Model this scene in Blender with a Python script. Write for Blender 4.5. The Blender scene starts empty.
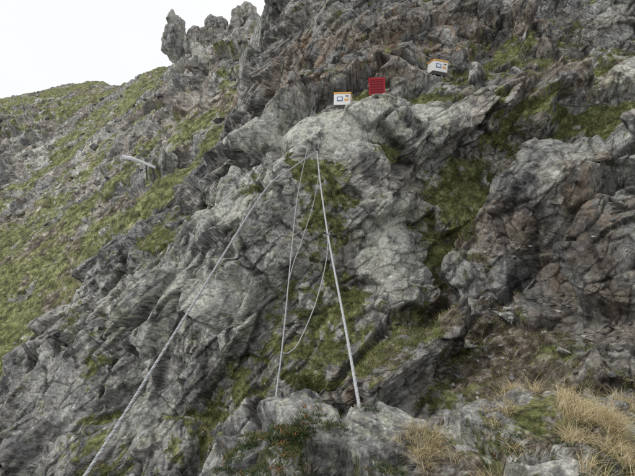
import bpy, math, random, time
import numpy as np
from mathutils import Vector, Matrix
T0=time.time()
rng=np.random.default_rng(7); random.seed(7)
F=494.0
f32=np.float32
def sv(px,py,d):   # surveyed bearing (tan azimuth, tan elevation) and distance -> world metres
    return ((px-317.5)/F*d, d, (238-py)/F*d)
# ---------------------------------------------------------------- noise
U=np.uint32
def hsh(ix,iy,iz,seed):
    h=ix.astype(np.int32).view(U)*U(374761393)+iy.astype(np.int32).view(U)*U(668265263)+iz.astype(np.int32).view(U)*U(2147483647)+U((seed*1274126177)&0xFFFFFFFF)
    h^=h>>U(13); h=h*U(1274126177); h^=h>>U(16); h=h*U(2246822519); h^=h>>U(13)
    return h
def hf(ix,iy,iz,seed): return hsh(ix,iy,iz,seed).astype(f32)/f32(4294967295.0)
def vnoise(p,seed=0):
    p=p.astype(f32); i=np.floor(p); f=(p-i); i=i.astype(np.int32)
    u=f*f*f*(f*(f*6-15)+10)
    X=[i[:,0],i[:,0]+1];Y=[i[:,1],i[:,1]+1];Z=[i[:,2],i[:,2]+1]
    def L(a,b,t): return a+(b-a)*t
    c=[[ [hf(np.ascontiguousarray(X[a]),np.ascontiguousarray(Y[b]),np.ascontiguousarray(Z[d]),seed) for d in (0,1)] for b in (0,1)] for a in (0,1)]
    r=L(L(L(c[0][0][0],c[0][0][1],u[:,2]),L(c[0][1][0],c[0][1][1],u[:,2]),u[:,1]),L(L(c[1][0][0],c[1][0][1],u[:,2]),L(c[1][1][0],c[1][1][1],u[:,2]),u[:,1]),u[:,0])
    return r*2-1
def fbm(p,oct=4,seed=0,gain=0.5):
    a=1;s=0;t=0
    q=p.astype(f32)
    for o in range(oct):
        s=s+f32(a)*vnoise(q,seed+o*17); t+=a; a*=gain; q=q*f32(2.03)+f32(11.3)
    return s/f32(t)
def facets(p,seed=0,tilt=0.8,K=30.):
    """broken-block relief: every cell is an offset, tilted plane, joined over a narrow chamfer. returns height, edge distance, cell tone"""
    p=p.astype(f32); b=np.floor(p-f32(0.5)).astype(np.int32)
    n=len(p); F1=np.full(n,9.,f32); F2=np.full(n,9.,f32); H=np.zeros(n,f32); Wt=np.full(n,1e-30,f32); T=np.zeros(n,f32); tilt=f32(tilt); K=f32(K)
    px,py,pz=[np.ascontiguousarray(p[:,k]) for k in range(3)]
    for dx in (0,1):
        cx=b[:,0]+dx
        for dy in (0,1):
            cy=b[:,1]+dy
            for dz in (0,1):
                cz=b[:,2]+dz
                h=hsh(cx,cy,cz,seed); q=f32(1/1023)
                r1=(h&U(1023)).astype(f32)*q; r2=((h>>U(10))&U(1023)).astype(f32)*q; r3=((h>>U(20))&U(1023)).astype(f32)*q
                ex=px-(cx+f32(.15)+r1*f32(.7)); ey=py-(cy+f32(.15)+r2*f32(.7)); ez=pz-(cz+f32(.15)+r3*f32(.7))
                ex=ex.astype(f32);ey=ey.astype(f32);ez=ez.astype(f32)
                d2=(ex*ex+ey*ey+ez*ez); d=np.sqrt(d2)
                k=(r1*f32(7.13)+r2*f32(3.71))%f32(1); k2=(r2*f32(9.7)+r3*f32(5.3))%f32(1); k3=(r3*f32(8.9)+r1*f32(4.1))%f32(1)
                hh=((r1*f32(13.7)+r3*f32(7.7))%f32(1)-f32(.5))+tilt*((k-f32(.5))*2*ex+(k2-f32(.5))*2*ey+(k3-f32(.5))*2*ez)
                w=np.exp(-K*d2); H+=w*hh; Wt+=w
                m=d<F1
                F2=np.where(m,F1,np.minimum(F2,d)); T=np.where(m,k3,T); F1=np.where(m,d,F1)
    return H/Wt,(F2-F1),T
def rot(ax,ay,az):
    return np.array(Matrix.Rotation(az,3,'Z')@Matrix.Rotation(ay,3,'Y')@Matrix.Rotation(ax,3,'X'))
def rbf_fit(X,y,c=1.0,lam=0.02):
    n=len(X); D=np.sqrt(((X[:,None]-X[None])**2).sum(-1)+c*c)
    A=np.zeros((n+3,n+3)); A[:n,:n]=-D+lam*np.eye(n)
    P=np.c_[np.ones(n),X]; A[:n,n:]=P; A[n:,:n]=P.T
    w=np.linalg.solve(A,np.r_[y,0,0,0])
    def f(Q):
        r=w[n]+Q[:,0]*w[n+1]+Q[:,1]*w[n+2]
        for k in range(n):
            r=r-w[k]*np.sqrt((Q[:,0]-X[k,0])**2+(Q[:,1]-X[k,1])**2+c*c)
        return r
    return f
def sstep(a,b,x):
    t=np.clip((x-a)/(b-a),0,1); return t*t*(3-2*t)
# ---------------------------------------------------------------- mesh helper
def mk(name,V,Fc,mat,attrs=None,smooth=False,col=None,al=None):
    me=bpy.data.meshes.new(name)
    V=np.asarray(V,f32); Fc=np.asarray(Fc,np.int32); k=Fc.shape[1]
    me.vertices.add(len(V)); me.vertices.foreach_set('co',V.ravel())
    me.loops.add(Fc.size); me.loops.foreach_set('vertex_index',Fc.ravel())
    me.polygons.add(len(Fc)); me.polygons.foreach_set('loop_start',np.arange(len(Fc),dtype=np.int32)*k)
    me.polygons.foreach_set('use_smooth',np.full(len(Fc),smooth,dtype=bool))
    me.update(calc_edges=True)
    for a,v in (attrs or {}).items():
        at=me.attributes.new(a,'FLOAT','POINT'); at.data.foreach_set('value',np.asarray(v,f32))
    if col is not None:
        at=me.attributes.new('col','FLOAT_COLOR','POINT'); at.data.foreach_set('color',np.c_[col,np.ones(len(col)) if al is None else al].astype(f32).ravel())
    ob=bpy.data.objects.new(name,me); bpy.context.collection.objects.link(ob)
    if mat: me.materials.append(mat)
    return ob
def gridfaces(nr,nc):
    i=np.arange(nr*nc).reshape(nr,nc)
    return np.stack([i[:-1,:-1],i[:-1,1:],i[1:,1:],i[1:,:-1]],-1).reshape(-1,4)
def gridnormals(V,nr,nc,sm=0):
    G=V.reshape(nr,nc,3); du=np.gradient(G,axis=1); dv=np.gradient(G,axis=0)
    n=np.cross(du,dv)
    for s in range(sm):
        k=2**s+1
        n=n+np.roll(n,k,0)+np.roll(n,-k,0); n=n+np.roll(n,k,1)+np.roll(n,-k,1)
    n/=np.linalg.norm(n,axis=-1,keepdims=True)+1e-9
    return n.reshape(-1,3)
def blur(A,r,axis):
    if r<1: return A
    P=np.concatenate([np.repeat(np.take(A,[0],axis),r,axis),A,np.repeat(np.take(A,[-1],axis),r,axis)],axis)
    C=np.cumsum(P,axis); z=np.zeros_like(np.take(C,[0],axis)); C=np.concatenate([z,C],axis); n=A.shape[axis]; w=2*r+1
    return (np.take(C,range(w,w+n),axis)-np.take(C,range(0,n),axis))/w
def respace(G,n,axis,wi=3,br=0):
    """even out the sample spacing of a surface grid along one axis; channels: xyz, detail weight, carried fields"""
    G=np.moveaxis(G,axis,0); m,k,ch=G.shape; w=G[...,wi]
    seg=np.linalg.norm(np.diff(G[...,:3],axis=0),axis=-1).astype(float)*(w[1:]+w[:-1])/2
    if br:
        seg=blur(blur(blur(seg,br,1),br,1),br,1)
    S=np.vstack([np.zeros(k),np.cumsum(seg,0)])
    if br:
        S=S/S[-1]; S=blur(blur(S,br,1),br,1)
    out=np.empty((n,k,ch),f32); idx=np.arange(m)
    for j in range(k):
        t=np.interp(np.linspace(0,S[-1,j],n),S[:,j],idx); i=np.minimum(t.astype(int),m-2); f=(t-i)[:,None]
        out[:,j]=G[i,j]*(1-f)+G[i+1,j]*f
    return np.moveaxis(out,0,axis)
def terrace(V,nrm,th,seed,warp=.12):
    t=(V@np.array(nrm))/th+fbm(V*(.35/th),3,seed)*warp*3
    i=np.floor(t); f=t-i; ii=i.astype(np.int32); r=hf(ii,ii*0,ii*0,seed)
    return (np.minimum(f/.85,(1-f)/.15)-.5)*(.4+.9*r)
# ---------------------------------------------------------------- rock colour (mineral colour, lichen, iron staining, soil, turf)
def ramp(t,stops):
    ps=[s[0] for s in stops]; return np.stack([np.interp(t,ps,[s[1][k] for s in stops]) for k in range(3)],-1)
def lerp(a,b,t): return a+(np.asarray(b)-a)*t[:,None]
def colour(V,k,rust,lich,grass,soil,dark=.5,seed=100,Rm=None,slab=None,tone=None,iron=None):
    S=(V@Rm.T)*np.array([.6,1.,2.4]) if Rm is not None else V
    n=.5+.5*fbm(V*.7*k,5,seed)*1.5; c=ramp(n,[(.1,(.11,.114,.118)),(.4,(.195,.198,.196)),(.65,(.28,.278,.266)),(.95,(.39,.387,.365))])
    s2=fbm(S*2.2*k,5,seed+1,.6); c=c*(1+.55*s2)[:,None]
    if tone is not None: c=c*(.6+.8*tone)[:,None]
    r=sstep(-.3,.25,fbm(V*1.3*k,4,seed+2))*np.clip(rust,0,1); c=lerp(c,(.205,.155,.112),r*.66)
    if iron is not None:
        r=sstep(.06,.30,fbm(V*np.array([3.,3.,.9])*k+3,5,seed+12,.6)+(iron-.6)*.3); c=lerp(c,(.27,.17,.095),r*.55*np.clip(iron*1.5,0,1))
    l=sstep(.06,.18,fbm(V*7*k,5,seed+3,.75)+(lich-.75)*.45); c=lerp(c,(.50,.515,.455),l*.6)
    l=sstep(.14,.24,fbm(V*3*k+7,5,seed+6,.7)+(lich-.8)*.3); c=lerp(c,(.30,.315,.20),l*.4)
    d=sstep(.18,.32,fbm(V*np.array([2.4,2.4,1.])*k,5,seed+4,.65)+dark*.12); c=lerp(c,(.05,.051,.053),d*.7)
    if slab is not None: c=lerp(c,(.48,.485,.44),slab*.85*np.clip(.88+.6*s2,0,1))
    g=sstep(.46,.56,grass+fbm(V*4*k,5,seed+5,.65)*.8)
    gn=.5+.5*fbm(V*7*k,5,seed+7,.7)*2.; big=fbm(V*.9*k,3,seed+9)
    gc=ramp(gn,[(.1,(.042,.038,.02)),(.35,(.09,.094,.037)),(.6,(.14,.158,.056)),(.9,(.26,.26,.13))])
    gb=ramp(gn,[(.1,(.035,.028,.022)),(.45,(.095,.076,.058)),(.7,(.18,.155,.128)),(.95,(.36,.33,.29))])
    sm=sstep(.3,.7,soil+big*.8+fbm(V*5*k,3,seed+8)*.5)
    return lerp(c,gc*(1-sm)[:,None]+gb*sm[:,None],g),g
# ---------------------------------------------------------------- materials
class NT:
    def __init__(s,name):
        s.m=bpy.data.materials.new(name); s.m.use_nodes=True; s.t=s.m.node_tree; s.b=s.t.nodes['Principled BSDF']; s.l=s.t.links
        s.b.inputs['Specular IOR Level'].default_value=0.2
    def n(s,t,**k):
        x=s.t.nodes.new(t)
        for a,v in k.items(): setattr(x,a,v)
        return x
    def put(s,sock,v):
        if isinstance(v,bpy.types.NodeSocket): s.l.new(v,sock)
        else: sock.default_value=v
    def noise(s,vec,scale,detail=6,rough=.6,dist=0):
        x=s.n('ShaderNodeTexNoise'); s.put(x.inputs['Vector'],vec); x.inputs['Scale'].default_value=scale; x.inputs['Detail'].default_value=detail; x.inputs['Roughness'].default_value=rough; x.inputs['Distortion'].default_value=dist
        return x.outputs['Fac']
    def ramp(s,fac,stops):
        x=s.n('ShaderNodeValToRGB'); s.put(x.inputs[0],fac); e=x.color_ramp.elements
        while len(e)<len(stops): e.new(.5)
        for i,(p,c) in enumerate(stops):
            e[i].position=p; e[i].color=(c if len(c)==4 else (*c,1))
        return x.outputs[0]
    def mix(s,f,a,b,mode='MIX'):
        x=s.n('ShaderNodeMix',data_type='RGBA',blend_type=mode); s.put(x.inputs[0],f)
        for sk,v in ((x.inputs[6],a),(x.inputs[7],b)):
            s.put(sk,v if isinstance(v,bpy.types.NodeSocket) else (*v,1))
        return x.outputs[2]
    def math(s,op,a,b=0.):
        x=s.n('ShaderNodeMath',operation=op); s.put(x.inputs[0],a); s.put(x.inputs[1],b); return x.outputs[0]
    def vm(s,op,a,b,out=0):
        x=s.n('ShaderNodeVectorMath',operation=op); s.put(x.inputs[0],a); s.put(x.inputs[1],b); return x.outputs['Value' if op=='DOT_PRODUCT' else 'Vector']
    def mr(s,v,a,b,c=0.,d=1.):
        x=s.n('ShaderNodeMapRange'); s.put(x.inputs[0],v)
        for i,q in enumerate((a,b,c,d)): x.inputs[1+i].default_value=q
        return x.outputs[0]
    def attr(s,n,o='Fac'):
        x=s.n('ShaderNodeAttribute',attribute_name=n); return x.outputs[o]
    def map(s,scale=(1,1,1),rot=(0,0,0)):
        t=s.n('ShaderNodeNewGeometry'); x=s.n('ShaderNodeMapping'); s.l.new(t.outputs['Position'],x.inputs[0]); x.inputs['Scale'].default_value=scale; x.inputs['Rotation'].default_value=rot
        return x.outputs[0]
    def facet(s,vec):
        """planar chips: one random tilt per Voronoi cell; returns height, per-cell value"""
        v=s.n('ShaderNodeTexVoronoi',feature='F1'); s.put(v.inputs['Vector'],vec); v.inputs['Scale'].default_value=1.
        d=s.vm('SUBTRACT',vec,v.outputs['Position']); c=s.vm('SUBTRACT',v.outputs['Color'],(.5,.5,.5))
        sx=s.n('ShaderNodeSeparateColor'); s.l.new(v.outputs['Color'],sx.inputs[0])
        return s.math('ADD',s.vm('DOT_PRODUCT',d,c),s.math('MULTIPLY',sx.outputs[0],.35)),sx.outputs[1]
def rock_material(name,k=1.0,bump=1.0):
    s=NT(name); P=s.map(); PB=s.map((.55,.8,1.5),(.25,-.5,.1))
    n3=s.noise(P,15*k,4,.8); n4=s.noise(PB,6*k,5,.78)
    rock=s.attr('col','Alpha')
    base=s.attr('col','Color')
    f1,c1=s.facet(s.map((6*k,7*k,9.5*k),(.4,-.6,.3)))
    g=s.ramp(n3,[(.3,(.45,.45,.45)),(.47,(.93,.93,.93)),(.58,(1.2,1.19,1.16)),(.72,(1.8,1.78,1.7))])
    base=s.mix(.9,base,g,'MULTIPLY')
    g2=s.ramp(n4,[(.37,(.32,.32,.33)),(.45,(.95,.95,.95)),(.65,(1.15,1.15,1.13))])
    base=s.mix(.75,base,g2,'MULTIPLY')
    cc=s.n('ShaderNodeCombineColor'); t2=s.math('ADD',s.math('MULTIPLY',c1,.4),.8)
    for i in range(3): s.l.new(t2,cc.inputs[i])
    base=s.mix(rock,base,s.mix(1.,base,cc.outputs[0],'MULTIPLY'))
    s.put(s.b.inputs['Base Color'],base); s.b.inputs['Roughness'].default_value=.9
    h=s.math('ADD',s.math('MULTIPLY',n3,.42),s.math('MULTIPLY',f1,s.math('ADD',s.math('MULTIPLY',rock,.8),.1)))
    b=s.n('ShaderNodeBump'); b.inputs['Strength'].default_value=.85*bump; b.inputs['Distance'].default_value=.09/k; s.put(b.inputs['Height'],h)
    s.l.new(b.outputs[0],s.b.inputs['Normal'])
    return s.m
def blade_material(name,stops):
    s=NT(name); c=s.ramp(s.attr('tone'),stops); s.put(s.b.inputs['Base Color'],c); s.b.inputs['Roughness'].default_value=.75
    return s.m
M_crag=rock_material('crag_rock',1.0)
M_hill=rock_material('hillside_rock',.35,.8)
M_fore=rock_material('ledge_rock',2.6)
M_green=blade_material('turf_blades',[(0,(.06,.06,.024)),(.4,(.12,.138,.047)),(.7,(.185,.2,.072)),(1,(.36,.32,.17))])
M_dry=blade_material('dry_blades',[(0,(.16,.13,.06)),(.35,(.36,.29,.15)),(.7,(.52,.43,.25)),(1,(.66,.57,.38))])
M_heath=blade_material('heath_leaves',[(0,(.03,.05,.02)),(.5,(.07,.10,.035)),(.8,(.14,.12,.05)),(1,(.30,.13,.06))])

def blobs(Q,lst):
    r=np.zeros(len(Q))
    for (px,py,d,rx,rz,a) in lst:
        x,y,z=sv(px,py,d); sx=rx/F*d; sz=rz/F*d
        r+=a*np.exp(-((Q[:,0]-x)/sx)**2-((Q[:,2]-z)/sz)**2)
    return r
# ---------------------------------------------------------------- crag (near cliff) : y=f(x,z)
C=[(343,110,14.1),(377,100,14.5),(300,116,14.2),(437,77,16.4),(410,90,15.2),(480,85,16.3),(317,150,13.3),(317,200,13.2),(317,300,12),(317,400,10.7),(317,475,9.6),
(400,150,13.7),(400,200,13),(400,300,11.6),(400,400,10),(500,150,14.5),(500,250,12.3),(500,350,10.5),(500,420,9),(600,100,15),(600,200,12),(600,300,9.6),(600,380,7.8),(640,400,7),(640,250,9),(720,300,7.5),(750,150,11),
(230,190,14.6),(270,140,14.6),(200,240,14.5),(200,300,13.2),(200,400,11.6),(200,475,10.5),(110,300,16),(100,350,14.6),(100,450,12.3),(0,400,18),(0,475,15),(50,350,18),(-100,500,16),
(262,125,24),(235,150,30),(200,185,36),(150,215,42),(50,290,48),(0,330,50),(-60,360,58),
(300,96,19.5),(345,90,19),(380,80,18.5),(440,64,19.5),(268,105,24),(262,60,27),(283,0,30),(350,30,21.5),(350,-60,26),(450,0,22.5),(450,-60,27),(550,50,18.5),(640,0,22),(640,60,17.5),(550,-60,27),(300,-60,30),
(240,100,45),(235,50,55),(262,0,58),(270,-60,60),(180,140,55),(800,-50,22)]
P=np.array([sv(*c) for c in C]); fy=rbf_fit(P[:,[0,2]],P[:,1],.5,.02)
zs=np.arange(-10,17.5,.09); xs=np.arange(-13,17,.09)
X,Z=np.meshgrid(xs,zs); Q=np.c_[X.ravel(),Z.ravel()]
Yb=np.clip(fy(Q),5.2,62)
G=np.stack([X,Yb.reshape(X.shape),Z],-1)
dist=np.linalg.norm(G,axis=-1); ww=1/dist*(1-.8*sstep(34,42,G[...,1]))*(1-.75*sstep(.70,.80,np.abs(G[...,0]/G[...,1])))*(1-.8*sstep(.51,.6,np.abs(G[...,2]/G[...,1])))
G=np.concatenate([G,ww[...,None]],-1).astype(f32)
nr,nc=940,1040
G=respace(G,nr,0); G=respace(G,nc,1)
W3=G[...,3].ravel()
V=G[...,:3].reshape(-1,3)
def nrm(V,sm):
    N=gridnormals(V,nr,nc,sm)
    if N[:,1].mean()>0: N=-N
    return N
def regrid(V,fields,br):
    G=np.concatenate([V.reshape(nr,nc,3)]+[f.reshape(nr,nc,1) for f in fields],-1).astype(f32)
    G=respace(G,nr,0,3,br); G=respace(G,nc,1,3,br); G=G.reshape(nr*nc,-1)
    return G[:,:3],[G[:,3+k] for k in range(len(fields))]
N0=nrm(V,3)
BOX=[(343,107,14.4),(377,96.5,14.8),(437,74.5,16.7)]
R1=rot(.5,.75,.2); R2=rot(-.3,-.45,.4)
def warp(V,a): return V+np.c_[fbm(V*.6,2,1),fbm(V*.6+5,2,2),fbm(V*.6+9,2,3)]*a
SL=[(302,128,13.8,44,18,1.2),(426,113,14.5,26,15,1.1),(395,245,12.8,30,40,1.1),(215,290,13.4,62,26,.8),(345,140,13.6,28,16,1.),(235,215,14.6,28,15,.8),(575,190,12.8,40,25,.3),(540,165,13.5,30,18,.3),(130,400,13,40,25,.5)]
slab=np.clip(blobs(V,SL),0,1)
calm=np.clip(blobs(V,[(59,446,13.2,60,50,1.3)]),0,1)
gully=np.clip(blobs(V,[(465,205,13.2,45,50,1.)]),0,1)
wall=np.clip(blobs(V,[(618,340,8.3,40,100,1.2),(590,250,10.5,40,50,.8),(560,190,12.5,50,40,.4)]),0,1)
pad=np.zeros(len(V))
for b in BOX+[(317,152,13.3)]:
    c=np.array(sv(*b)); pad=np.maximum(pad,np.exp(-(((V-c)**2).sum(1))/.75**2))
keep=(1-.93*pad)*(1-.85*sstep(30,38,V[:,1]))*(1-.85*calm)
h1,e1,t1=facets(warp(V,.1)@R1.T*np.array([.27,.36,.50]),11,1.1,45)
V=V+N0*((h1*1.1+fbm(V*.22,2,5)*.45-np.exp(-(e1/.04)**2)*.08)*keep*(1-.75*slab)*(1-.55*gully))[:,None]
V,(W3,slab,keep,h1,t1,wall,calm)=regrid(V,[W3,slab,keep,h1,t1,wall,calm],12)
keep=np.maximum(keep,calm*.6)
g=blobs(V,[(330,200,13,35,50,.85),(310,330,11.6,48,75,1.),(350,130,13.6,40,10,.2),(385,150,13.5,28,18,.9),(470,190,13.5,45,50,.85),(450,235,13,32,30,.7),(590,115,14.5,65,22,1.1),(520,120,15,50,20,.85),
 (450,330,10.8,60,55,.95),(520,360,10.2,60,45,.9),(540,270,11.5,50,35,.6),(570,170,13,40,25,.45),(95,370,14,24,35,1.),(200,215,15,35,15,.7),(150,240,18,50,18,.7),(420,98,14.8,50,9,.9),(560,60,18,80,20,.8),(500,40,19,60,20,.5),
 (230,380,11.7,25,30,.5),(30,400,16,30,30,.6),(360,320,11.5,25,40,.6),(180,440,11,40,20,.6),(400,68,18,60,10,.6),(300,180,14,18,14,.6),(350,96,15,30,8,.6)])
g-=slab*.9+wall*.8+blobs(V,[(370,280,12,26,26,.5),(580,240,11,40,25,.3),(150,290,14.5,50,30,.4)])
N1=nrm(V,5); N1=N1*.8+nrm(V,2)*.2; N1/=np.linalg.norm(N1,axis=1,keepdims=True)
h2,e2,t2=facets(warp(V,.04)@R1.T*np.array([.6,.75,1.25])+3,12,1.2,65)
up=np.clip(nrm(V,2)[:,2],-.3,1)
grass=g*.72+fbm(V*.9,4,21)*.5-(h2*.5+h1*.35)*.45+.09+(up-.45)*.6
gm=sstep(.4,.7,grass); amp=(1-.55*gm)*(1-.85*slab)*(1-.4*wall)
side=sstep(-1.5,1.8,V[:,0]+fbm(V*.3,2,91)*2.)
tA=terrace(V,(.80,-.25,-.55),1.05,201,.06); tB=terrace(V,(-.30,-.35,.88),.95,202,.06)
T1=tA*(1-side)+tB*side
V=V+N1*((h2*.38*amp+T1*.15*amp-np.exp(-(e2/.045)**2)*.05*amp)*keep)[:,None]
V,(W3,slab,keep,grass,gm,amp,side,wall,t2,e2,n1x,n1y,n1z)=regrid(V,[W3,slab,keep,grass,gm,amp,side,wall,t2,e2,N1[:,0].copy(),N1[:,1].copy(),N1[:,2].copy()],10)
N1=np.c_[n1x,n1y,n1z]
h3,e3,t3=facets(V@R1.T*np.array([1.5,1.9,3.2])+9,13,1.2,65)
tA=terrace(V,(.84,-.2,-.50),.30,203,.05); tB=terrace(V,(-.26,-.35,.9),.28,204,.05); msk=sstep(-.2,.25,fbm(V*.7,3,92))
T2=(tA*(1-side)+tB*side)*msk
h4,e4,t4=facets(V@R2.T*np.array([5,5.6,8.]),14,1.1,45)
V=V+N1*((h3*.10*amp+T2*.04*amp-np.exp(-(e3/.06)**2)*.022*amp+h4*.018*(1-.6*slab))*keep)[:,None]
slab=slab*sstep(-.6,-.2,fbm(V*1.5,4,93))
soil=np.clip(blobs(V,[(500,350,10.3,110,70,.9),(560,260,11.5,60,50,.6),(330,300,12,40,60,.15),(600,60,17,80,30,.3),(470,190,13.5,60,50,.3)]),0,1)
rust=np.clip(blobs(V,[(560,220,12,110,110,.9),(380,60,18,140,60,.9),(300,40,20,60,50,.8),(600,80,15,60,40,.7),(350,390,10.5,60,40,.5),(500,20,20,80,40,.7)])+.25,0,1.)
iron=np.clip(blobs(V,[(375,60,19,40,35,.8),(300,60,24,30,40,.7),(400,20,22,50,40,.6),(560,190,12.5,60,40,.6),(460,40,20,30,30,.5),(350,385,10.5,40,20,.5),(320,95,18,40,10,.5),(600,300,9.5,30,60,.4)]),0,1)
lich=np.clip(blobs(V,[(330,125,13.8,90,30,.9),(395,235,12.8,50,50,.8),(220,300,13,80,60,.7),(240,200,14.5,60,40,.8),(420,110,14.6,40,25,.9),(120,290,16,80,50,.6),(150,420,12,90,50,.4),(615,75,15.5,40,25,.8)])+.3,0,1)
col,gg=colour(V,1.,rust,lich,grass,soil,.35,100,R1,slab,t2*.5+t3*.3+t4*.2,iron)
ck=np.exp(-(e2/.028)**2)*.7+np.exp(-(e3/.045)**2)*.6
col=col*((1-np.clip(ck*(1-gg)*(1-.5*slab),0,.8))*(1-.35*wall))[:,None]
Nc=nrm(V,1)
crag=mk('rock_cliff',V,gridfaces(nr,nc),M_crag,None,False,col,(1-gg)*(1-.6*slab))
CV,CG,CS=V,np.where(gg>.5,grass+.1,0),soil
print('crag',time.time()-T0)
# ---------------------------------------------------------------- distant hillside z=h(x,y)
H=[(0,345,30),(0,250,45),(0,185,70),(0,118,120),(-150,140,115),(-150,300,42),(100,270,32),(100,205,42),(100,145,60),(100,106,85),(105,84,105),(50,103,112),(165,66,90),(200,200,28),(200,150,38),(200,100,55),(210,62,75),(265,140,24),(250,80,45),(262,45,70),(330,20,70),(400,20,75),
(0,480,23),(100,420,21),(200,320,20),(300,220,20),(-150,450,25),(300,120,35)]
P=[sv(*c) for c in H]+[(-96,150,20),(-58,135,20),(-36,118,18),(-12,95,16),(10,100,18),(-150,160,15),(-120,175,5),(0,150,0)]
P=np.array(P); hz=rbf_fit(P[:,:2],P[:,2],2.,.02)
ys=np.geomspace(17,165,720); ss=np.linspace(-.95,.08,720)
Y,S=np.meshgrid(ys,ss,indexing='ij'); Q=np.c_[(S*Y).ravel(),Y.ravel()]
V=np.c_[Q,hz(Q)]
def hnrm(V,sm):
    N=gridnormals(V,len(ys),len(ss),sm); return -N if N[:,2].mean()<0 else N
N=hnrm(V,1)
al=V[:,0]*.51+V[:,1]*.86; ac=V[:,0]*.86-V[:,1]*.51
band=fbm(np.c_[ac*.2,al*.04,al*0],4,31); fine=fbm(V*.5,4,32)
grass=.66+band*1.35+fine*.6
def wb(px,py,d,r,a):
    c=np.array(sv(px,py,d)); return a*np.exp(-((V[:,:2]-c[:2])**2).sum(1)/r**2)
outc=wb(15,175,75,9,1)+wb(165,175,38,3.2,1.)+wb(205,110,52,6,.7)+wb(235,80,55,8,1.2)+wb(230,50,68,8,1.)+wb(110,195,44,4,.5)
grass=grass-outc*.9
gm=sstep(.35,.65,grass)
def hw(V,a): return V+np.c_[fbm(V*.2,2,1),fbm(V*.2+5,2,2),fbm(V*.2+9,2,3)]*a
h1,e1,_=facets(hw(V,1.)@R1.T*np.array([.10,.14,.22]),41,.8,30)
V=V+N*(h1*(.7+outc*2)*(1-.6*gm)+fine*.4+outc*1.0)[:,None]
N=hnrm(V,4); h2,e2,t2=facets(hw(V,.5)@R1.T*np.array([.35,.4,.7]),42,.8,35)
V=V+N*(h2*(.40+outc)*(1-.75*gm)+terrace(V,(.5,.2,-.8),2.2,211)*.25*(.5+outc)*(1-.7*gm))[:,None]
h3,e3,t3=facets(V@R2.T*np.array([1.2,1.3,2.1]),43,.9,40); h4,e4,_=facets(V@R1.T*np.array([3,3.,4.]),44)
V=V+N*(h3*.22*(1-.7*gm)+h4*.09*(1-.5*gm))[:,None]
hsoil=np.clip(.18+fbm(V*.15,3,51)*.8,0,1)
col,gg=colour(V,.35,np.full(len(V),.65),np.full(len(V),.4),grass,hsoil,.1,140,R1,None,t2*.4+t3*.6)
col=col*1.15+.014  # distance haze painted into the vertex colour: whole hillside lifted lighter
hill=mk('mountain_hillside',V,gridfaces(len(ys),len(ss)),M_hill,None,False,col,1-gg)
HV,HG=V,grass
print('hill',time.time()-T0)
# ---------------------------------------------------------------- foreground ledge z=g(x,y)
L=[(180,480,3.9),(230,460,3.9),(270,440,4.),(330,425,4.1),(380,418,4.2),(450,425,4.1),(520,420,4.2),(570,418,4.4),(640,430,4.4),(760,435,4.4)]
P=[sv(*c) for c in L]
P+=[(x,y-.9,z-.05) for x,y,z in P]+[(x*1.0,y+.55,z-.55) for x,y,z in P]+[(x,y+1.6,z-3.2) for x,y,z in P]
P+=[(-2.6,3,-2.5),(-2.4,1.5,-2.2),(-4.5,3,-4),(-1,1,-1.65),(1,1,-1.6),(3,1,-1.5),(5,2,-1.3),(5.5,4.5,-1.7),(-3,5,-4.5),(-1,-.8,-1.65),(3,-.8,-1.6)]
P=np.array(P); gz=rbf_fit(P[:,:2],P[:,2],.25,.02)
xs=np.arange(-4.,5.2,.0135); ys=np.arange(-.4,6.3,.0135)
Y,X=np.meshgrid(ys,xs,indexing='ij'); Q=np.c_[X.ravel(),Y.ravel()]
V=np.c_[Q,gz(Q)]
fr,fc_=len(ys),len(xs)
def fnrm(V,sm):
    N=gridnormals(V,fr,fc_,sm); return -N if N[:,2].mean()<0 else N
def fregrid(V,fields,br):
    G=np.concatenate([V.reshape(fr,fc_,3)]+[f.reshape(fr,fc_,1) for f in fields],-1).astype(f32)
    G=respace(G,fr,0,3,br); G=respace(G,fc_,1,3,br); G=G.reshape(fr*fc_,-1)
    return G[:,:3],[G[:,3+k] for k in range(len(fields))]
N=fnrm(V,1)
R3=rot(.25,-.35,.6)
def fw(V,a): return V+np.c_[fbm(V*2,2,1),fbm(V*2+5,2,2),fbm(V*2+9,2,3)]*a
h1,e1,t1=facets(fw(V,.03)@R3.T*np.array([1.1,1.5,2.]),61,.9,50)
def fb(px,py,d,r,a):
    c=np.array(sv(px,py,d)); return a*np.exp(-((V[:,:2]-c[:2])**2).sum(1)/r**2)
wf=.25+sstep(1.6,2.6,V[:,1])*(1-.8*sstep(4.9,5.6,V[:,1]))
V=V+N*(h1*.26-np.exp(-(e1/.04)**2)*.03)[:,None]
V,(wf,h1,t1)=fregrid(V,[wf,h1,t1],10)
fg=fb(450,450,3.4,.4,1)+fb(590,435,3.9,.6,1.1)+fb(540,430,3.9,.35,.8)+fb(600,470,3.2,.5,.7)+fb(300,460,3.4,.3,.7)+fb(250,465,3.5,.25,.6)+fb(500,440,3.8,.3,.5)
grass=fg*.6+fbm(V*3,4,66)*.4-h1*.25+.0
gm=sstep(.4,.65,grass)
N=fnrm(V,5); h2,e2,t2=facets(fw(V,.02)@R3.T*np.array([2.6,3.6,5.5]),62,1.1,65)
V=V+N*((h2*.085+terrace(V,(.35,-.3,.85),.16,221,.06)*.025)*(1-.6*gm)-np.exp(-(e2/.05)**2)*.012)[:,None]
V,(wf,grass,gm,t1,t2,e2)=fregrid(V,[wf,grass,gm,t1,t2,e2],8)
N=fnrm(V,5)
h3,e3,t3=facets(V@R3.T*np.array([8,10,15.]),63,1.,45)
V=V+N*(h3*.012+fbm(V*12,3,67)*.003)[:,None]
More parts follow.
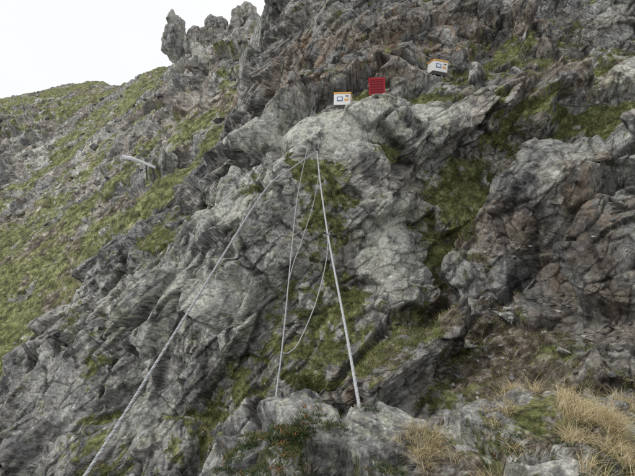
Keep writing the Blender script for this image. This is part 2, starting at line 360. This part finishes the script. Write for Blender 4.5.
col,gg=colour(V,2.6,np.full(len(V),.2),np.full(len(V),.6),grass,np.full(len(V),.5),.35,180,R3,None,t1*.4+t2*.4+t3*.2)
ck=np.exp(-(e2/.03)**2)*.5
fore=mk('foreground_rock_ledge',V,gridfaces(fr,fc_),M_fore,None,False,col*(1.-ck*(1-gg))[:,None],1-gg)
FV=V
print('fore',time.time()-T0)
# ---------------------------------------------------------------- grass blades
def blades(name,base,L,lean,width,mat,tone,segs=2,droop=.5):
    n=len(base); az=rng.uniform(0,2*np.pi,n); d=np.c_[np.cos(az),np.sin(az),np.zeros(n)]
    pr=rng.uniform(0,np.pi*2,n); sd=np.c_[np.cos(pr),np.sin(pr),np.zeros(n)]
    out=[]
    for k in range(segs+1):
        t=k/segs
        c=base+d*(L*lean*(t**1.6))[:,None]+np.array([0,0,1])*(L*(t-droop*lean*t*t*.7))[:,None]
        w=(width*(1-t)**.7)[:,None]
        if k<segs: out+= [c-sd*w/2,c+sd*w/2]
        else: out.append(c)
    m=2*segs+1
    V=np.stack(out,1).reshape(-1,3); b=np.arange(n)[:,None]*m
    fc=[]
    for k in range(segs-1): 
        fc+= [b+np.array([[2*k,2*k+1,2*k+3]]), b+np.array([[2*k,2*k+3,2*k+2]])]
    fc.append(b+np.array([[2*segs-2,2*segs-1,2*segs]]))
    return mk(name,V,np.concatenate(fc),mat,dict(tone=np.repeat(tone,m)))
def tuft(cen,per,spread):
    b=np.repeat(cen,per,0).astype(float); o=rng.normal(0,1,(len(b),2))*spread
    b[:,0]+=o[:,0]; b[:,1]+=o[:,1]; return b
w=(sstep(.3,.7,CG)*np.clip(1-CS*.8,0.05,1)*(Nc[:,2]>.05)*(np.abs(CV[:,0])<CV[:,1]*.8)*(CV[:,1]<24)).astype(float)
idx=rng.choice(len(CV),28000,p=w/w.sum()); cen=CV[idx]
b=tuft(cen,6,.030); tt=np.clip(np.repeat(.48+.55*fbm(cen*.8,3,71)+rng.normal(0,.22,len(cen)),6)+rng.normal(0,.12,len(b)),0,1)
blades('alpine_turf',b-[0,0,.02],rng.uniform(.05,.15,len(b)),rng.uniform(.4,1.2,len(b)),np.full(len(b),.011),M_green,tt,1)
w=(sstep(.5,.8,HG)*(HV[:,1]<70)).astype(float); idx=rng.choice(len(HV),15000,p=w/w.sum()); cen=HV[idx]
b=tuft(cen,5,.15); tt=np.clip(.5+np.repeat(.5*fbm(cen*.2,3,72)+rng.normal(0,.18,len(cen)),5)+rng.normal(0,.1,len(b)),0,1)
blades('alpine_turf',b-[0,0,.03],rng.uniform(.10,.25,len(b)),rng.uniform(.4,1.2,len(b)),np.full(len(b),.045),M_green,tt,1)
def fsel(lst,n):
    w=np.zeros(len(FV))
    for (px,py,d,r,a) in lst:
        c=np.array(sv(px,py,d)); w+=a*np.exp(-((FV[:,:2]-c[:2])**2).sum(1)/r**2)
    w*=sstep(-.2,.3,fbm(FV*4.5,3,77)); w=np.where(w>.1,w,0)
    return FV[rng.choice(len(FV),n,p=w/w.sum())]
n1=860
cen=fsel([(455,455,3.3,.26,1),(420,440,3.6,.12,.8),(500,435,3.9,.15,.5),(590,430,4.,.38,1.2),(620,460,3.4,.3,.8),(545,425,4.1,.2,1.),(560,465,3.2,.2,.4),(690,440,3.6,.6,1)],n1)
b=tuft(cen,24,.020); tt=np.clip(.62+np.repeat(rng.normal(0,.12,n1),24)+rng.normal(0,.17,len(b)),0,1)
blades('dry_grass',b-[0,0,.01],np.repeat(rng.uniform(.08,.24,n1),24)*rng.uniform(.5,1.2,len(b)),rng.uniform(.3,1.5,len(b)),np.full(len(b),.0035),M_dry,tt,4,.75)
n1=1100
cen=fsel([(300,462,3.4,.25,1),(250,462,3.6,.2,1),(350,440,3.8,.2,.6),(400,470,3.1,.3,.5),(520,455,3.4,.4,.5),(610,450,3.6,.4,.4)],n1)
b=tuft(cen,16,.02); tt=np.clip(.45+np.repeat(rng.normal(0,.25,n1),16)+rng.normal(0,.12,len(b)),0,1)
blades('heath_plants',b-[0,0,.006],rng.uniform(.015,.05,len(b)),rng.uniform(.4,1.6,len(b)),np.full(len(b),.008),M_heath,tt,2)
# ---------------------------------------------------------------- loose stones
def ico(sub):
    import bmesh
    bm=bmesh.new(); bmesh.ops.create_icosphere(bm,subdivisions=sub,radius=1); v=np.array([x.co[:] for x in bm.verts]); f=np.array([[q.index for q in p.verts] for p in bm.faces]); bm.free(); return v,f
IV,IF=ico(2)
def stone_v(v,seed,sz):
    r=np.random.default_rng(seed); q=v.copy()
    for k in range(9):
        n=r.normal(size=3); n/=np.linalg.norm(n); o=r.uniform(.3,.7); s=q@n; q=q-np.outer(np.maximum(s-o,0),n)
    q*= (1+.06*vnoise(v*3+seed,seed))[:,None]
    q*=np.array([1,r.uniform(.6,.9),r.uniform(.35,.65)])*sz
    R=rot(r.uniform(-.4,.4),r.uniform(-.4,.4),r.uniform(0,6.3)); return q@R.T
def stones(name,cens,sizes,mat,k=1.):
    vs=[];fs=[];o=0
    for i,(c,s) in enumerate(zip(cens,sizes)):
        q=stone_v(IV,i*7+3,s)+c+[0,0,s*.05]; vs.append(q); fs.append(IF+o); o+=len(q)
    V=np.concatenate(vs); z=np.zeros(len(V)); rp=lambda a:np.repeat(a,len(IV)); n=len(cens)
    col,_=colour(V,k,rp(rng.uniform(0,.9,n)),rp(rng.uniform(0,.6,n)),z-1,z,0,160); col=col*rp(rng.uniform(.5,1.2,n))[:,None]
    return mk(name,V,np.concatenate(fs),mat,None,False,col)
def ground(x,y,z,Vs=CV,r=.2,win=1.5,pc=50):
    m=(np.abs(Vs[:,0]-x)<r)&(np.abs(Vs[:,1]-y)<r)&(np.abs(Vs[:,2]-z)<win)
    return float(np.percentile(Vs[m][:,2],pc)) if m.any() else z
w=((sstep(.3,.7,CS)+.1*sstep(.4,.7,CG))*(Nc[:,2]>.25)*(CV[:,1]<20)).astype(float); idx=rng.choice(len(CV),1500,p=w/w.sum())
cens=list(CV[idx]); sizes=list(.015+.12*rng.random(1500)**5)
for bx in BOX:      # stones wedged under and around the boxes
    x,y,z=sv(*bx)
    for k in range(14):
        dx,dy=rng.uniform(-.36,.36),rng.uniform(-.34,-.12); gz2=ground(x+dx,y+dy,z,CV,.08)
        cens.append(np.array([x+dx,y+dy,gz2])); sizes.append(rng.uniform(.05,.12))
stones('loose_stones',cens,sizes,M_crag)
w=((HG<.6)*(HV[:,1]<100.)).astype(float); idx=rng.choice(len(HV),1700,p=w/w.sum())
stones('loose_stones',HV[idx],.12+.7*rng.random(1700)**4,M_hill,.35)
BV,BF=ico(5)
def boulder(px,py,d,s,seed,flat=1.,mat=M_crag,rust=.5,li=.7,Vs=CV):
    x,y,z=sv(px,py,d)
    q=stone_v(BV,seed,s); q[:,2]*=flat
    n=q/np.linalg.norm(q,axis=1,keepdims=True); h,e,_=facets(q*2.2/s+seed,seed); q=q+n*(h*.10*s+fbm(q*5/s+seed,4,3)*.06*s)[:,None]
    t=Vs; m=(np.abs(t[:,0]/t[:,1]-x/y)<.006)&(np.abs(t[:,2]/t[:,1]-z/y)<.006)
    if m.any():
        c=t[m]; c=c[np.argmin(c[:,1])]; x,y,z=c
    q=q+np.array([x,y,z-.05*s]); zz=np.zeros(len(q))
    col,_=colour(q,1.5,zz+rust,zz+li,zz-1,zz,.2,seed+200)
    return mk('boulder',q,BF,mat,None,False,col)
for a in [(510,246,12.4,.22,1,1.3,M_crag,1,.2),(508,318,10.8,.33,5,.9,M_crag,.1,1.),(470,345,10.5,.2,8,.7,M_crag,.3,.8),(545,300,11,.22,9,.9,M_crag,.8,.4),(430,370,10.4,.15,12,1,M_crag,.3,.6),(560,350,9.8,.18,14,1,M_crag,.6,.6),(480,295,11.4,.14,15,1,M_crag,.5,.8),(600,160,13,.4,17,.9,M_crag,.9,.5),(560,200,12.8,.3,19,.9,M_crag,.9,.4),(620,205,12,.3,20,1,M_crag,.6,.5),(455,300,11.4,.12,22,1,M_crag,.6,.6),(575,125,14.6,.25,23,1,M_crag,.3,.9)]:
    boulder(*a)
def outcrop(px,pyb,pyt,wpx,d,seed,lean=0):
    x,y,zb=sv(px,pyb,d); zt=(238-pyt)/F*d; h=(zt-zb)+3; w=wpx/F*d/2
    r=np.random.default_rng(seed); q=BV.copy()
    for k in range(10):
        n=r.normal(size=3)*[1,1,.6]; n/=np.linalg.norm(n); o=r.uniform(.55,.85); s=q@n; q=q-np.outer(np.maximum(s-o,0),n)
    q[:,0]+=lean*q[:,2]
    q=q*np.array([w*1.2,w*1.2,h/2*1.1]); n=BV
    hh,e,_=facets(q*np.array([.5,.5,.3])+seed,seed,1.); h2,e2,_=facets(q*np.array([1.3,1.3,.8])+seed,seed+1,1.)
    q=q+n*(hh*w*.30+h2*w*.10+fbm(q*1.,3,seed)*.2)[:,None]-n*(np.exp(-(e/.08)**2)*w*.12)[:,None]
    q=q+np.array([x,y,(zb-3+zt)/2]); zz=np.zeros(len(q))
    col,_=colour(q,.35,zz+.5,zz+.4,zz-1,zz,.3,seed+300)
    return mk('rock_outcrop',q,BF,M_hill,None,False,col)
outcrop(177,55,13,24,82,3); outcrop(196,60,30,22,80,5); outcrop(214,50,18,26,76,8,.2); outcrop(240,55,3,34,72,11,.15); outcrop(258,50,12,24,70,14); outcrop(225,75,35,40,66,17)
outcrop(168,178,152,24,37,21); outcrop(18,175,140,40,78,24,.3)
# ---------------------------------------------------------------- box materials
def paint(name,col,rough=.45,metal=0.,dirt=.25):
    s=NT(name); P=s.map(); n=s.noise(P,18,6,.7); c=s.mix(s.mr(n,.45,.7,0,dirt),col,tuple(v*.35+.04 for v in col)); s.put(s.b.inputs['Base Color'],c); s.b.inputs['Roughness'].default_value=rough; s.b.inputs['Metallic'].default_value=metal
    return s.m
M_white=paint('white_paint',(.76,.76,.74)); M_yel=paint('yellow_paint',(.70,.38,.09)); M_blue=paint('blue_paint',(.12,.20,.38)); M_red=paint('red_paint',(.33,.025,.035)); M_dred=paint('dark_red_paint',(.16,.012,.02)); M_dark=paint('dark_metal',(.07,.068,.065),.6); M_steel=paint('galvanised_steel',(.74,.75,.76),.5,0.)
def part(name,cx,cy,cz,sx,sy,sz,mat,par,bev=.008):
    import bmesh
    me=bpy.data.meshes.new(name); bm=bmesh.new(); bmesh.ops.create_cube(bm,size=1)
    for v in bm.verts: v.co=Vector((v.co.x*sx+cx,v.co.y*sy+cy,v.co.z*sz+cz))
    if bev: bmesh.ops.bevel(bm,geom=bm.edges[:],offset=min(bev,min(sx,sy,sz)*.4),segments=2,affect='EDGES')
    bm.to_mesh(me); bm.free(); me.materials.append(mat); o=bpy.data.objects.new(name,me); bpy.context.collection.objects.link(o); o.parent=par; return o
def hive(name,b,rz,ry,w,h,red=False,dz=0.):
    x,y,z=sv(*b); e=bpy.data.objects.new(name,None); bpy.context.collection.objects.link(e)
    zz=ground(x,y,z,CV,.2); print('box',name,z,zz)
    e.location=(x,y,zz+dz); e.rotation_euler=(0,ry,rz); dp=w*.85
    if not red:
        part('body',0,0,h*.44,w,dp,h*.80,M_white,e)
        part('lid',0,0,h*.895,w*1.07,dp*1.07,h*.11,M_yel,e)
        part('front_label',-w*.14,-dp/2-.004,h*.47,w*.36,.008,h*.34,M_blue,e,.002)
        part('label_inset',-w*.14,-dp/2-.011,h*.48,w*.24,.006,h*.18,M_white,e,.002)
        part('front_stripe',w*.26,-dp/2-.004,h*.40,w*.26,.008,h*.14,M_yel,e,.002)
        part('handle',w*.3,-dp/2-.02,h*.66,w*.2,.03,.02,M_dark,e,.004)
        part('plinth',0,0,-.03,w*.9,dp*.9,.12,M_dark,e)
        part('side_strap',w/2+.004,0,h*.5,.008,.04,h*.7,M_yel,e,.002)
    else:
        part('body',0,0,h*.5,w,dp,h,M_red,e,.012)
        part('lid',0,0,h*1.02,w*1.06,dp*1.06,h*.05,M_red,e)
        t=.05
        for sx in (-1,1): part('frame_side',sx*(w/2-t/2),-dp/2-.014,h*.5,t,.03,h,M_red,e)
        for sz in (0,1): part('frame_rail',0,-dp/2-.012,t/2+sz*(h-t),w-2*t,.026,t,M_red,e)
        for k in range(5): part('louvre_%d'%(k+1),0,-dp/2-.006,h*(.2+.15*k),w-2*t-.02,.02,h*.06,M_dred,e,.004)
        part('plinth',0,0,-.04,w*.85,dp*.85,.10,M_dark,e)
hive('equipment_box',BOX[0],math.radians(-12),math.radians(2),.48,.40)
hive('red_equipment_box',BOX[1],math.radians(-6),math.radians(-1),.48,.50,True)
hive('equipment_box',BOX[2],math.radians(14),math.radians(5),.52,.43,False,.05)
# ---------------------------------------------------------------- ropes
def spl(pts,n):
    P=np.array(pts,float)
    if len(P)==2: P=np.array([P[0],(P[0]+P[1])/2,P[1]])
    PP=np.vstack([2*P[0]-P[1],P,2*P[-1]-P[-2]]); out=[]
    for i in range(1,len(PP)-2):
        t=np.linspace(0,1,n,endpoint=False)[:,None]; a,b,c,d=PP[i-1:i+3]
        out.append(.5*((2*b)+(-a+c)*t+(2*a-5*b+4*c-d)*t*t+(-a+3*b-3*c+d)*t**3))
    out=np.vstack(out+[P[-1:]]); return out
def resample(C,step):
    s=np.r_[0,np.cumsum(np.linalg.norm(np.diff(C,axis=0),axis=1))]; t=np.arange(0,s[-1],step)
    return np.c_[[np.interp(t,s,C[:,k]) for k in range(3)]].T,t
def tube(C,rad,k=6):
    T=np.gradient(C,axis=0); T/=np.linalg.norm(T,axis=1,keepdims=True); up=np.array([.13,.2,1.]); A=np.cross(T,up); A/=np.linalg.norm(A,axis=1,keepdims=True); B=np.cross(T,A)
    th=np.linspace(0,2*np.pi,k,endpoint=False); r=np.broadcast_to(rad,(len(C),))
    V=(C[:,None]+r[:,None,None]*(A[:,None]*np.cos(th)[None,:,None]+B[:,None]*np.sin(th)[None,:,None])).reshape(-1,3)
    i=np.arange(len(C)*k).reshape(len(C),k); j=np.roll(i,-1,1)
    return V,np.stack([i[:-1],j[:-1],j[1:],i[1:]],-1).reshape(-1,4),A,B
def rope(name,pts,r,mats,strands=3,pitch=None):
    pitch=pitch or r*6
    C,t=resample(spl(pts,40),.008); _,_,A,B=tube(C,r)
    e=bpy.data.objects.new(name,None); bpy.context.collection.objects.link(e)
    for k in range(strands):
        ph=t/pitch*2*np.pi+k*2*np.pi/strands
        Ck=C+(A*np.cos(ph)[:,None]+B*np.sin(ph)[:,None])*r*.45
        V,Fc,_,_=tube(Ck,r*.58,6); o=mk('strand_%d'%(k+1),V,Fc,mats[k%len(mats)],None,True); o.parent=e
    return e
def ropemat(n,c):
    s=NT(n); P=s.map(); c2=s.mix(s.mr(s.noise(P,60,3,.6),.4,.65,0,.45),c,tuple(v*.5 for v in c)); s.put(s.b.inputs['Base Color'],c2); s.b.inputs['Roughness'].default_value=.7; return s.m
RW=ropemat('rope_light_grey',(.46,.47,.48)); RG=ropemat('rope_grey',(.28,.29,.30)); RD=ropemat('rope_flecked',(.38,.385,.39))
anchor=sv(317,151,13.0)
rope('rope',[anchor,sv(292,168,11.2),sv(266,189,9.4),sv(185,317,5.4),sv(85,476,3.55),(-1.85,2.5,-2.15)],.015,[RW,RD,RG])
rope('rope',[anchor,sv(320,180,11.3),sv(328,235,8.9),sv(345,325,5.9),sv(360,410,4.25),sv(366,440,4.0)],.017,[RW,RD,RW])
rope('rope',[sv(307,150,13.0),sv(297,200,10.6),sv(284,330,6.2),sv(278,380,5.1),sv(272,432,4.25),sv(270,450,4.0)],.0095,[RD,RW,RG])
rope('rope',[sv(328,235,8.85),sv(326,262,8.6),sv(316,302,8.0),sv(300,340,7.0),sv(290,352,6.3),sv(282,354,5.75)],.009,[RD,RW,RW])
rope('rope',[sv(320,170,12.3),sv(313,205,11.4),sv(302,240,10.2),sv(294,262,9.0),sv(289,280,7.9)],.009,[RD,RG,RW])
def ring(c,R,r,name,par,mat):
    t=np.linspace(0,2*np.pi,25); C=np.c_[np.cos(t)*R,0*t,np.sin(t)*R*1.3]
    V,Fc,_,_=tube(C,r,8); o=mk(name,V+np.array(c),Fc,mat,None,True); o.parent=par
k=bpy.data.objects.new('rope_anchor',None); bpy.context.collection.objects.link(k)
ring(anchor,.05,.009,'shackle_ring',k,M_dark); ring((anchor[0]-.13,anchor[1]+.05,anchor[2]),.04,.009,'shackle_ring_2',k,M_dark)
C=np.array([[anchor[0],anchor[1]-.05,anchor[2]+.03],[anchor[0]+.02,anchor[1]+.9,anchor[2]+.12]]); C=spl(C,8); V,Fc,_,_=tube(C,.018,8); o=mk('anchor_bolt',V,Fc,M_dark,None,True); o.parent=k
def knot(c,s):
    e=bpy.data.objects.new('rope_knot',None); bpy.context.collection.objects.link(e)
    t=np.linspace(0,2*np.pi,60); C=np.c_[np.sin(t)+2*np.sin(2*t),-np.sin(3*t),np.cos(t)-2*np.cos(2*t)]*s
    V,Fc,_,_=tube(C,s*.75,6); o=mk('loops',V+np.array(c),Fc,RG,None,True); o.parent=e
knot(sv(328,235,8.88),.012); knot(sv(282,354,5.74),.008)
rope('rope',[sv(318,150,13.1),sv(320,130,13.6),sv(323,112,14.0)],.008,[RG,RD,RG])
# ---------------------------------------------------------------- steel pipe on the hillside
e=bpy.data.objects.new('metal_pipe',None); bpy.context.collection.objects.link(e)
q=.72
C=spl([sv(155,167.5,36.1*q),sv(150,165.3,35.9*q),sv(143,162.3,35.7*q),sv(132,158.5,35.3*q),sv(122,157,35*q)],12)
rad=np.interp(np.linspace(0,1,len(C)),[0,.6,.75,1],[.085,.10,.13,.15])*q
V,Fc,_,_=tube(C,rad,16); o=mk('barrel',V,Fc,M_steel,None,True); o.parent=e
V,Fc,_,_=tube(spl([sv(122.4,157,35.02*q),sv(121.2,156.9,34.95*q)],3),.18*q,16); o=mk('muzzle_flange',V,Fc,M_steel,None,True); o.parent=e
V,Fc,_,_=tube(spl([sv(146,163.5,35.8*q),sv(147,180,36.3*q)],5),.04,8); o=mk('support_leg',V,Fc,M_dark,None,True); o.parent=e
V,Fc,_,_=tube(spl([sv(152,166,36.*q),sv(155,180,36.6*q)],5),.04,8); o=mk('support_leg_2',V,Fc,M_dark,None,True); o.parent=e
# ---------------------------------------------------------------- world, sun, camera
W=bpy.data.worlds.new('World'); bpy.context.scene.world=W; W.use_nodes=True; nt=W.node_tree; bg=nt.nodes['Background']
sky=nt.nodes.new('ShaderNodeTexSky'); sky.sky_type='NISHITA'; sky.sun_disc=False; sky.sun_elevation=math.radians(55); sky.sun_rotation=math.radians(-105)
tc=nt.nodes.new('ShaderNodeTexCoord'); no=nt.nodes.new('ShaderNodeTexNoise'); no.inputs['Scale'].default_value=1.6; no.inputs['Detail'].default_value=3; nt.links.new(tc.outputs['Generated'],no.inputs['Vector'])
rp=nt.nodes.new('ShaderNodeValToRGB'); rp.color_ramp.elements[0].position=.3; rp.color_ramp.elements[0].color=(9.3,9.4,9.6,1); rp.color_ramp.elements[1].position=.7; rp.color_ramp.elements[1].color=(10.1,10.1,10.15,1)
nt.links.new(no.outputs['Fac'],rp.inputs[0])
mx=nt.nodes.new('ShaderNodeMix'); mx.data_type='RGBA'; mx.inputs[0].default_value=.93; nt.links.new(sky.outputs[0],mx.inputs[6]); nt.links.new(rp.outputs[0],mx.inputs[7]); nt.links.new(mx.outputs[2],bg.inputs[0]); bg.inputs[1].default_value=.105
sd=bpy.data.lights.new('sun','SUN'); sd.energy=1.5; sd.angle=math.radians(11); sd.color=(1,.97,.93); so=bpy.data.objects.new('sun',sd); bpy.context.collection.objects.link(so)
el=math.radians(55); az=math.radians(-105)
dv=Vector((math.sin(az)*math.cos(el),math.cos(az)*math.cos(el),math.sin(el)))
so.rotation_euler=dv.to_track_quat('Z','Y').to_euler()
cd=bpy.data.cameras.new('camera'); cd.lens=28; cd.sensor_width=36; cd.clip_end=1000; cd.clip_start=.05; co=bpy.data.objects.new('camera',cd); bpy.context.collection.objects.link(co)
co.location=(0,0,0); co.rotation_euler=(math.radians(90),0,0); bpy.context.scene.camera=co
s=bpy.context.scene; s.view_settings.view_transform='Standard'; s.view_settings.look='None'; s.view_settings.exposure=0
